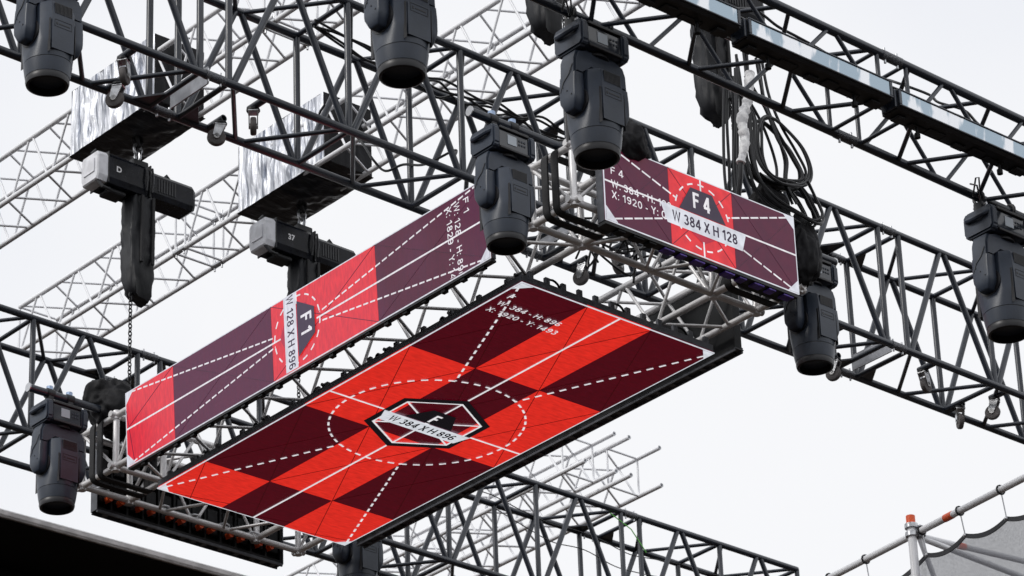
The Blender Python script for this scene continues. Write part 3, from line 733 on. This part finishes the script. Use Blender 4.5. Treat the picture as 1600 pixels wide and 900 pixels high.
# ------------------------------------------------------------------ cables on the trusses
def cable_thing(label, paths, r, name='cable_run', material=CABLE, cat='cable', n=6, part='cable'):
    c = sum((Vector(p[0]) for p in paths), Vector()) / len(paths)
    t = thing(name, c, label, cat)
    for p in paths:
        bm = bmesh.new(); tube(bm, smooth(p), r, n); finish(part, bm, material, t, t.location)
    return t
def smooth(p, k=6):
    p = [Vector(q) for q in p]; out_ = []
    for i in range(len(p) - 1):
        a, b, c, d = p[max(i - 1, 0)], p[i], p[i + 1], p[min(i + 2, len(p) - 1)]
        for j in range(k):
            t = j / k; out_.append(.5 * ((2 * b) + (c - a) * t + (2 * a - 5 * b + 4 * c - d) * t * t + (3 * b - a - 3 * c + d) * t ** 3))
    out_.append(p[-1]); return out_
def along(pt, s0, s1, i, j, jit, n=14, off=(0, 0, 0), sag=0.0):
    return [pt(s0 + (s1 - s0) * k / n, i, j) + Vector(off) + Vector((rng.uniform(-jit, jit), rng.uniform(-jit, jit), rng.uniform(-jit, jit))) - Vector((0, 0, sag * math.sin(math.pi * k / n))) for k in range(n + 1)]
cable_thing('black cables lying along the small black truss behind the battens', [along(t2, -3.2, 3.1, .58 + .075 * q, 1.06 + .04 * (q % 3), .022, 26) for q in range(6)] + [along(t2, -2.6 + 1.2 * q, -1.6 + 1.2 * q, .8, 1.2, .03, 7, sag=-.09) for q in range(4)], .008)
cable_thing('black cables lying inside the middle of the front black truss', [along(t1, -.3, 2.2, .55 + .06 * q, .98, .035, 12, sag=.06) for q in range(4)] + [along(t1, -.2, 1.0, .9, .55, .09, 8, sag=.3)], .008)
cable_thing('thin black cables tied along the rear black truss', [along(t3, 2.6, 6.0, .1, .9, .02, 12, (0, 0, -.1), .1), along(t3, 3.0, 6.0, .3, .85, .03, 10, (0, 0, -.12), .15)], .004)
cable_thing('black cables and shackles lying on the near end of the second silver truss', [along(s2, -5.8, -3.6, .3 + .12 * q, .45 + .1 * q, .05, 10, sag=.1) for q in range(5)], .011)
cable_thing('tangle of black cables over the screen frame below the F4 screen', [[(.65 + rng.uniform(-.3, .3), -.2 + rng.uniform(-.15, .2), .28 + rng.uniform(-.05, .2)) for k in range(7)] for q in range(6)], .007)
bm = bmesh.new(); p = t3(4.32, 0, .93)
tube(bm, [p + Vector((-.25, 0, .02)), p + Vector((-.06, -.03, -.08)), p + Vector((.09, -.03, -.24))], .0045, 6)
tag(finish('green_strap', bm, GREEN), 'bright green strap on the rear black truss at lower right', 'strap')

# ------------------------------------------------------------------ wrapped boxes round the silver trusses
def wrapped_box(label, lo, hi, seed):
    lo, hi = Vector(lo), Vector(hi); c = (lo + hi) / 2
    t = thing('wrapped_box', Vector((c.x, c.y, lo.z)), label, 'wrapped box', 'film wrapped boxes on the silver trusses')
    def sheet(name, p0, du, dv_, nrm, nu, nv, amp, material, stretch, sag=0.0):
        bm = bmesh.new(); g = []
        for i in range(nu + 1):
            row = []
            for j in range(nv + 1):
                u, v = i / nu, j / nv
                e = min(1, 6 * min(u, 1 - u)) * min(1, 6 * min(v, 1 - v)) * .8 + .2
                d = noise.noise(Vector((u * stretch[0] + seed, v * stretch[1], seed * 2.3))) + .5 * noise.noise(Vector((u * stretch[0] * 2.3, v * stretch[1] * 2 + seed, 1.7)))
                p_ = Vector(p0) + Vector(du) * u + Vector(dv_) * v + Vector(nrm) * (d * amp * e)
                p_.z -= sag * math.sin(math.pi * u) * math.sin(math.pi * v)
                row.append(bm.verts.new(p_))
            g.append(row)
        for i in range(nu):
            for j in range(nv): bm.faces.new((g[i][j], g[i + 1][j], g[i + 1][j + 1], g[i][j + 1]))
        return finish(name, bm, material, t, t.location, 60)
    d = hi - lo
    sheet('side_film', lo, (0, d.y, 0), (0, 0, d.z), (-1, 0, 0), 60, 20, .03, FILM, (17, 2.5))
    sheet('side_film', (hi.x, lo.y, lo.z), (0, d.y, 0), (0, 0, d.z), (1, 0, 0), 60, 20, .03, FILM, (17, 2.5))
    sheet('end_shade', lo, (d.x, 0, 0), (0, 0, d.z), (0, -1, 0), 20, 16, .02, CLOTH, (9, 2.5))  # black sheet stands in for the shade inside the open end
    sheet('end_shade', (lo.x, hi.y, lo.z), (d.x, 0, 0), (0, 0, d.z), (0, 1, 0), 20, 16, .02, CLOTH, (9, 2.5))
    sheet('bottom_film', (lo.x - .01, lo.y - .01, lo.z - .004), (d.x + .02, 0, 0), (0, d.y + .02, 0), (0, 0, 1), 26, 40, .016, FILMB, (5, 11), .03)
    sheet('top_film', (lo.x, lo.y, hi.z), (d.x, 0, 0), (0, d.y, 0), (0, 0, 1), 16, 30, .015, FILMB, (5, 11))
    return t
wrapped_box('wrapped box in black film with painted silvery sheen at upper left, above the first hoist', (-.135, 3.40, 2.74), (.27, 4.36, 3.25), 1.0)
wrapped_box('wrapped box in black film with painted silvery sheen left of centre, above the second hoist', (1.195, 3.28, 2.69), (1.61, 4.24, 3.22), 5.0)
# ------------------------------------------------------------------ chain hoists
def make_hoist():
    t = thing('chain_hoist', (0, 0, 0), 'hoist', 'chain hoist', 'black chain hoists')
    bm = bmesh.new(); sec = lambda x, k=1.0: [(x, p * k, q * k) for p, q in ((-.10, -.075), (-.085, -.115), (.085, -.115), (.10, -.075), (.10, .075), (.08, .105), (-.08, .105), (-.10, .075))]
    loft(bm, [sec(-.30), sec(.02)]); loft(bm, [sec(.05, .86), sec(.30, .86)]); loft(bm, [sec(.02, .8), sec(.05, .8)]); loft(bm, [sec(.30, .86), sec(.40, .86), sec(.425, .72)])
    finish('motor_housing', bm, HOISTB, t, smooth=20)
    bm = bmesh.new(); loft(bm, [sec(-.385, .9), sec(-.375, .97), sec(-.302, 1.0)]); finish('end_cover', bm, HOISTE, t, smooth=20)
    bm = bmesh.new(); bx(bm, (-.392, -.06, -.05), (-.386, .06, .055), .002); finish('cover_panel', bm, HOISTE, t)
    bm = bmesh.new()
    for k in range(7): bx(bm, (.11 + k * .022, -.0905, -.05), (.122 + k * .022, -.0855, .05), .001)
    finish('vent_slot', bm, BLACK2, t)['kind'] = 'stuff'
    bm = bmesh.new(); bx(bm, (-.306, -.106, -.122), (-.296, .106, .112), .003); bx(bm, (.035, -.1, -.12), (.047, .1, .12), .003); finish('housing_flange', bm, BLACK2, t)['kind'] = 'stuff'
    bm = bmesh.new(); bx(bm, (-.30, -.06, .107), (-.12, .06, .13), .006); bx(bm, (-.07, -.05, .107), (.06, .05, .17), .008); finish('top_bracket', bm, BLACK2, t)
    bm = bmesh.new(); bx(bm, (-.26, -.05, -.15), (-.12, .07, -.117), .008); finish('terminal_box', bm, BLACK2, t)
    bm = bmesh.new()
    for x in (.0, .045): tube(bm, [(x, -.11, -.09), (x, -.125, 0), (x, -.11, .09)], .008, 6)
    for x in (-.34, -.02, .24): tube(bm, [(x - .03, 0, .11), (x, 0, .15), (x + .03, 0, .12)], .012, 8)
    tube(bm, [(-.37, -.06, -.1), (-.34, -.09, -.16), (-.28, -.08, -.16), (-.26, -.05, -.13)], .012, 8); finish('cable_loop', bm, BLACK2, t)
    bm = bmesh.new()
    tube(bm, [(0, .03 * math.cos(a), .21 + .045 * math.sin(a)) for a in [2 * math.pi * k / 16 for k in range(16)]], .011, 8, closed=True)
    tube(bm, [(.028 * math.cos(a), 0, .275 + .04 * math.sin(a)) for a in [2 * math.pi * k / 16 for k in range(16)]], .011, 8, closed=True)
    finish('shackle', bm, ZINC, t)
    bm = bmesh.new()
    for s in (-1, 1):
        for y in (-.02, .02): tube(bm, [(0, y, .29), (s * .16, y + s * .1, .52)], .014, 6)
    finish('lifting_strap', bm, STRAP, t)
    # chain bag
    bm = bmesh.new(); rings = []; n = 32
    for q in range(19):
        v = q / 18; z = -.10 - .72 * v; k = 1.0 - .05 * v if v < .82 else (.96 - 1.9 * (v - .82) ** 1.2 if v < 1 else .6)
        rr = []
        for j in range(n):
            a = 2 * math.pi * j / n; c, s_ = math.cos(a), math.sin(a)
            x = math.copysign(abs(c) ** .55, c) * .098 * k; y = math.copysign(abs(s_) ** .55, s_) * .088 * k
            wv = .016 * noise.noise(Vector((c * 3.2, s_ * 3.2, v * 3))) + .014 * noise.noise(Vector((c * 2.6, s_ * 2.6, v * 15 + 4)))
            rr.append((x + c * wv + .02, y + s_ * wv + .01, z - (.06 * (v > .9) * (.5 + .5 * c))))
        rings.append(rr)
    loft(bm, rings); bag = finish('chain_bag', bm, BAG, t, smooth=60)
    bm = bmesh.new()
    for y0, x0 in ((-.088, -.03), (-.086, .06)): bx(bm, (x0, y0 - .012, -.62), (x0 + .022, y0 + .004, -.12), .003)
    finish('webbing', bm, STRAP, bag)
    return t
def add_chain(t, top, bottom, x, y):
    bm = bmesh.new(); z = top; k = 0
    while z > bottom:
        pts = []
        for q in range(10):
            a = 2 * math.pi * q / 10; u, w = .012 * math.cos(a), .019 * math.sin(a)
            pts.append((x + (u if k % 2 else 0), y + (0 if k % 2 else u), z + w))
        tube(bm, pts, .0042, 5, closed=True); z -= .028; k += 1
    finish('chain', bm, ZINC if False else BLACK2, t, None, 60)
def mark(t, txt):
    cu = bpy.data.curves.new('font', 'FONT'); cu.body = txt; cu.size = .058; cu.offset = .002
    ob = bpy.data.objects.new('font', cu); COL.objects.link(ob); bpy.context.view_layer.update()
    me = bpy.data.meshes.new_from_object(ob.evaluated_get(bpy.context.evaluated_depsgraph_get())); bpy.data.objects.remove(ob); bpy.data.curves.remove(cu)
    me.transform(Matrix.Translation((-.24 if len(txt) == 1 else -.2, -.1025, -.02)) @ Matrix.Rotation(R(90), 4, 'X')); me.materials.clear(); me.materials.append(WHITEP)
    link('number_marking', me, t)
h0 = make_hoist()
for i, (loc, lab, mk, cb) in enumerate((((.07, 3.87, 2.37), 'first chain hoist marked with a D, black bag hanging below, left', 'D', -1.72), ((1.46, 3.87, 2.33), 'second chain hoist marked 37, its bag behind the F1 screen', '37', -1.75),
                                       ((-.2, -.5, 2.18), 'chain hoist above the frame at upper centre, only its black bag in view', None, -1.5), ((1.13, -.5, 2.10), 'chain hoist behind the battens with a black bag hanging at upper right', None, -1.4))):
    o = h0 if i == 0 else copy_tree(h0)
    o.location = loc; o['label'] = lab
for i, o in enumerate([x for x in COL.objects if x.name.startswith('chain_hoist')]):
    add_chain(o, -.7 if i < 2 else -.12, (-1.72, -1.75, -1.5, -1.42)[i], -.04 if i < 2 else .16, 0)
    if i < 2: mark(o, ('D', '37')[i])

# ------------------------------------------------------------------ cloth covers, straps, loose cables
def cloth_lump(label, c, r, seed, rot=0.0, squash=.0):
    t_ = bmesh.new(); bmesh.ops.create_icosphere(t_, subdivisions=5, radius=1)
    for v in t_.verts:
        d = v.co.normalized()
        f = 1 + .30 * noise.noise(d * 1.3 + Vector((seed, 0, 0))) - .16 * abs(noise.noise(d * 2.6 + Vector((0, seed, 3)))) + .035 * noise.noise(Vector((d.x * 7, d.y * 7, d.z * 1.5 + seed))) - .22 * max(0, d.z) * (abs(d.x) + abs(d.y)) * .8
        th = math.atan2(d.y, d.x); f += .09 * (1 - abs(d.z)) * noise.noise(Vector((math.cos(th) * 3.3, math.sin(th) * 3.3, d.z * .8 + seed))) - .10 * abs(noise.noise(d * 3.4 + Vector((seed, 2, 0))))
        if d.z < -.55: f *= 1 + .25 * (d.z + .55)
        v.co = Vector((d.x * r[0] * f, d.y * r[1] * f, d.z * r[2] * f + squash * d.x))
    t_.transform(Matrix.Translation(c) @ Matrix.Rotation(rot, 4, 'Z'))
    o = finish('cloth_cover', t_, CLOTH, None, None, 80)
    me = o.data; me.transform(Matrix.Translation(-Vector(c))); o.location = c
    return tag(o, label, 'cloth', 'black cloth covers on the frame corners')
cloth_lump('black cloth tied over the frame corner at the left end of the F1 screen', (-.02, 3.93, .71), (.25, .19, .22), 3.1, .3, -.03)
cloth_lump('black cloth draped over the upper left corner of the F4 screen', (.19, -.70, .67), (.16, .13, .16), 8.4, .2, -.04)
cloth_lump('black cloth hanging at the right end of the F4 screen', (1.62, -.66, .42), (.11, .12, .26), 5.7, 0, 0)
cloth_lump('black cloth bundled under cables above the right corner of the F4 screen', (1.46, -.58, .72), (.15, .12, .13), 11.2, .4, -.05)

def strap_loop(label, pts, w, dirv, groups='black webbing straps on the frame corners'):
    # flat band following pts (closed), width along dirv
    c = sum((Vector(p) for p in pts), Vector()) / len(pts)
    t = thing('webbing_strap', c, label, 'strap', groups)
    for off in (-.042, .042):
        bm = bmesh.new(); P_ = [Vector(p) + Vector(dirv) * off for p in pts]; n = len(P_); rows = []
        for i in range(n):
            d = (P_[(i + 1) % n] - P_[i - 1]).normalized(); nn = d.cross(Vector(dirv)).normalized()
            rows.append([bm.verts.new(P_[i] + Vector(dirv) * a * w / 2 + nn * b * .006) for a, b in ((-1, -1), (1, -1), (1, 1), (-1, 1))])
        for i in range(n):
            a, b = rows[i], rows[(i + 1) % n]
            for j in range(4): bm.faces.new((a[j], a[(j + 1) % 4], b[(j + 1) % 4], b[j]))
        finish('band', bm, STRAP, t, t.location, 50)
def rrect(x0, x1, z0, z1, y, r=.05):
    out_ = []
    for cx, cz, a0 in ((x1 - r, z1 - r, 0), (x0 + r, z1 - r, 90), (x0 + r, z0 + r, 180), (x1 - r, z0 + r, 270)):
        for q in range(5): a = R(a0 + 22.5 * q); out_.append((cx + r * math.cos(a), y, cz + r * math.sin(a)))
    return out_
e = .028
strap_loop('black webbing strap round the frame corner between the F1 and F4 screens', rrect(XO0 - e, XI0 + e, ZL - e, ZU + e, -.47), .05, (0, 1, 0))
strap_loop('black webbing strap round the frame corner at lower left', rrect(XO0 - e, XI0 + e, ZL - e, ZU + e, 3.93), .05, (0, 1, 0))
strap_loop('black webbing strap round the frame below the right end of the F4 screen', rrect(XI1 - e, XO1 + e, ZL - e, ZU + e, -.47), .05, (0, 1, 0))

# big hanging cable loops and the white taped cable at the right of F4
loops = []
def jit(p, a):
    ox, oz, oy, k = rng.uniform(-a, a), rng.uniform(-a, a), rng.uniform(-.07, .05), a * .22
    return [(x + ox + rng.uniform(-k, k), -.68 + oy + rng.uniform(-.01, .01), z + oz + rng.uniform(-k, k)) for x, z in p]
LA = [(1.145, 1.319), (1.227, 1.173), (1.231, .979), (1.287, .848), (1.44, .805), (1.621, .866), (1.68, .981), (1.618, 1.113), (1.479, 1.218), (1.375, 1.238), (1.302, 1.191), (1.271, 1.08), (1.279, .931), (1.364, .831), (1.575, .838), (1.681, .722), (1.725, .628)]
LB = [(1.211, 1.474), (1.354, 1.306), (1.434, 1.137), (1.496, 1.006), (1.481, .849), (1.55, .72)]
LC = [(1.168, 1.591), (1.172, 1.329), (1.172, 1.024), (1.202, .776), (1.321, .654), (1.528, .62), (1.67, .61), (1.729, .673), (1.686, .775), (1.619, .852)]
LD = [(1.36, 1.661), (1.39, 1.406), (1.479, 1.218), (1.599, 1.085), (1.672, .957), (1.605, .869), (1.416, .827), (1.314, .857)]
LE = [(1.133, 1.49), (1.112, 1.176), (1.082, .821), (1.084, .609)]
for p, k, a in ((LA, 4, .014), (LB, 3, .03), (LC, 4, .024), (LD, 4, .022), (LE, 5, .03)):
    for q in range(k): loops.append(jit(p, a))
cable_thing('bundle of black cables in big hanging loops at the right of the F4 screen', loops, .0095, 'cable_bundle')
tp = smooth([(1.15, -.80, 1.42), (1.11, -.81, 1.23), (1.055, -.80, 1.06), (1.06, -.81, .93), (1.02, -.80, .77)], 8)
tt = thing('taped_cable', tp[12], 'cable wrapped in white tape hanging beside the black cable loops', 'cable')
bm = bmesh.new(); tube(bm, tp, [.034 + rng.uniform(-.007, .006) - .008 * (k / len(tp)) for k in range(len(tp))], 14); finish('taped_section', bm, TAPE, tt, tt.location, 80)
bm = bmesh.new(); tube(bm, [(1.023, -.80, .78), (1.03, -.78, .68), (1.06, -.70, .50)], .016, 8); finish('cable_tail', bm, CABLE, tt, tt.location)

# ------------------------------------------------------------------ roof edge at the lower left
t = thing('canopy_roof', (-6.2, -4.0, -5.0), 'dark canopy roof with a pale edge in the lower left corner', 'roof')
a = Vector((-9.5, -4.135, -4.575)); b = Vector((-3.0, -5.58, -5.225)); dd = (b - a)
def slab(name, y0, y1, z0, z1, material, bevel=0):
    bm = bmesh.new(); vs = []
    for p in (a, b):
        for y in (y0, y1):
            for z in (z0, z1): vs.append(bm.verts.new((p.x, p.y + y, p.z + z)))
    for q in ((0, 1, 3, 2), (4, 6, 7, 5), (0, 4, 5, 1), (2, 3, 7, 6), (0, 2, 6, 4), (1, 5, 7, 3)): bm.faces.new([vs[i] for i in q])
    if bevel: bmesh.ops.bevel(bm, geom=list(bm.edges), offset=bevel, segments=2, affect='EDGES')
    return finish(name, bm, material, t, t.location)
slab('edge_trim', -.02, .0, -.052, -.03, ROOFT, .005); slab('roof_deck', .0005, 2.6, -.055, -.02, ROOFD); slab('beam', .32, .42, -.13, -.0555, ROOFD, .01); slab('beam', .9, 1.0, -.13, -.0555, ROOFD, .01)

# ------------------------------------------------------------------ scaffold and debris netting at the lower right
sc = thing('scaffold', (4.58, 1.32, -2.0), 'silver scaffold tubes with orange caps at the lower right', 'scaffold')
pA = Vector((4.59, 1.25, .12)); dY = Vector((4.358 - 4.913, .125 - 2.477, .038 - .289 + .02)).normalized()
member('post', (4.582, 1.323, -4), (4.582, 1.323, .185), .029, ALUD, sc, 16); member('post_cap', (4.582, 1.323, .186), (4.582, 1.323, .24), .031, ORANGE, sc, 16)
lg = (Vector((4.62, 1.29, .125)))
member('ledger', lg - dY * 2.6, lg + dY * 2.4, .024, ALUD, sc, 14); member('tube_sleeve', lg + dY * .31, lg + dY * .40, .0265, ORANGE, sc, 14)
member('brace', lg + Vector((.02, .02, -.02)), lg + Vector((1.9, -.4, -.1)), .02, ALUD, sc, 12); member('brace_sleeve', lg + Vector((.02, .02, -.02)) + Vector((1.88, -.42, -.08)) * .16, lg + Vector((.02, .02, -.02)) + Vector((1.88, -.42, -.08)) * .19, .023, ORANGE, sc, 12)
member('brace', lg + Vector((.03, .02, -.03)), lg + Vector((1.2, -.5, -.42)), .02, ALUD, sc, 12); member('brace', lg + Vector((.02, .02, -.04)), lg + Vector((.5, 0, -1.2)), .018, ALUD, sc, 12)
bm = bmesh.new(); c = Vector((4.582, 1.323, .09))
for z in (0, .06): loft(bm, [[c + Vector((math.cos(q) * .045, math.sin(q) * .045, z + h_)) for q in [2 * math.pi * k / 14 for k in range(14)]] for h_ in (0, .03)])
bx(bm, c + Vector((.02, -.06, .0)), c + Vector((.08, .02, .08)), .008); finish('coupler', bm, ZINC, sc, sc.location)
# netting: hangs from the ledger on ties, upper edge scalloped
net = thing('debris_net', (4.6, .6, -1.0), 'grey mesh netting with scalloped hem hanging from the scaffold tube', 'netting')
NET = bpy.data.materials.new('net_mesh'); NET.use_nodes = True
q = NET.node_tree; b_ = q.nodes['Principled BSDF']; b_.inputs['Base Color'].default_value = (.2, .21, .24, 1); b_.inputs['Roughness'].default_value = .8
tc2 = q.nodes.new('ShaderNodeTexCoord'); n2 = q.nodes.new('ShaderNodeTexNoise'); n2.inputs['Scale'].default_value = 85; n2.inputs['Detail'].default_value = 3
r2 = q.nodes.new('ShaderNodeMapRange'); r2.inputs['From Min'].default_value = .35; r2.inputs['From Max'].default_value = .65; r2.inputs['To Min'].default_value = .62; r2.inputs['To Max'].default_value = .76
q.links.new(tc2.outputs['Object'], n2.inputs['Vector']); q.links.new(n2.outputs['Fac'], r2.inputs['Value']); q.links.new(r2.outputs['Result'], b_.inputs['Alpha'])
HEM = mat('net_hem', (.04, .042, .048), .7)
ties = (-1.12, -.66, .03, .48, .95, 1.42, 1.9, 2.38); drop = (.27, .225, .16, .158, .185, .20, .20, .20)
bm = bmesh.new(); bmh = bmesh.new(); rowu = []
off = Vector((.03, .0, 0))
us = []
for i in range(len(ties) - 1):
    for k in range(10): us.append((ties[i] + (ties[i + 1] - ties[i]) * k / 10, i, k / 10))
us.append((ties[-1], len(ties) - 2, 1.0)); g = []; gh = []
for u, i, f in us:
    dz = drop[i] * (1 - f) + drop[i + 1] * f + .045 * math.sin(math.pi * f) ** .9
    top = lg + dY * u + off + Vector((0, 0, -dz))
    bulge = lambda v: Vector((.05 * math.sin(u * 2.1 + v * 3), .02 * math.cos(u * 3), 0)) * min(1, v * 3)
    g.append([bm.verts.new(top + Vector((0, 0, -v * 2.6)) + bulge(v)) for v in [k / 12 for k in range(13)]])
    gh.append([bmh.verts.new(top + Vector((x, 0, z))) for x, z in ((-.004, .006), (-.004, -.026), (.004, -.026), (.004, .006))])
for a_, b2 in zip(g, g[1:]):
    for k in range(12): bm.faces.new((a_[k], b2[k], b2[k + 1], a_[k + 1]))
for a_, b2 in zip(gh, gh[1:]):
    for k in range(4): bmh.faces.new((a_[k], b2[k], b2[(k + 1) % 4], a_[(k + 1) % 4]))
finish('net', bm, NET, net, net.location, 80); finish('hem', bmh, HEM, net, net.location, 60)
for u, d_ in zip(ties, drop):
    p = lg + dY * u; member('tie_wire', p, p + off + Vector((0, 0, -d_)), .0045, ZINC, net, 6)
    bm = bmesh.new(); x_ = dY.cross(Vector((0, 0, 1))).normalized()
    tube(bm, [p + (x_ * math.cos(w) + Vector((0, 0, 1)) * math.sin(w)) * .031 for w in [2 * math.pi * k / 14 for k in range(14)]], .006, 6, closed=True); finish('tie_hook', bm, BLACK2, net, net.location)
    bm = bmesh.new(); bmesh.ops.create_icosphere(bm, subdivisions=2, radius=.016); bm.transform(Matrix.Translation(p + off + Vector((0, 0, -d_ - .01)))); finish('eyelet', bm, ZINC, net, net.location)

# small fittings that no one could tell apart at this size stay joined as one part
TINY = ('button', 'screw', 'vent_grille', 'embossed_plate', 'panel_gap', 'knob', 'cable_loop', 'safety_wire', 'chain', 'lifting_strap', 'underside_bracket', 'panel_rim', 'seam_line', 'bezel', 'groove', 'shackle', 'end_plate')
for o in list(COL.objects):
    if o.parent and o.type == 'MESH' and o.name.split('.')[0] in TINY and o.name.split('.')[0] != 'chain_bag': o['kind'] = 'stuff'
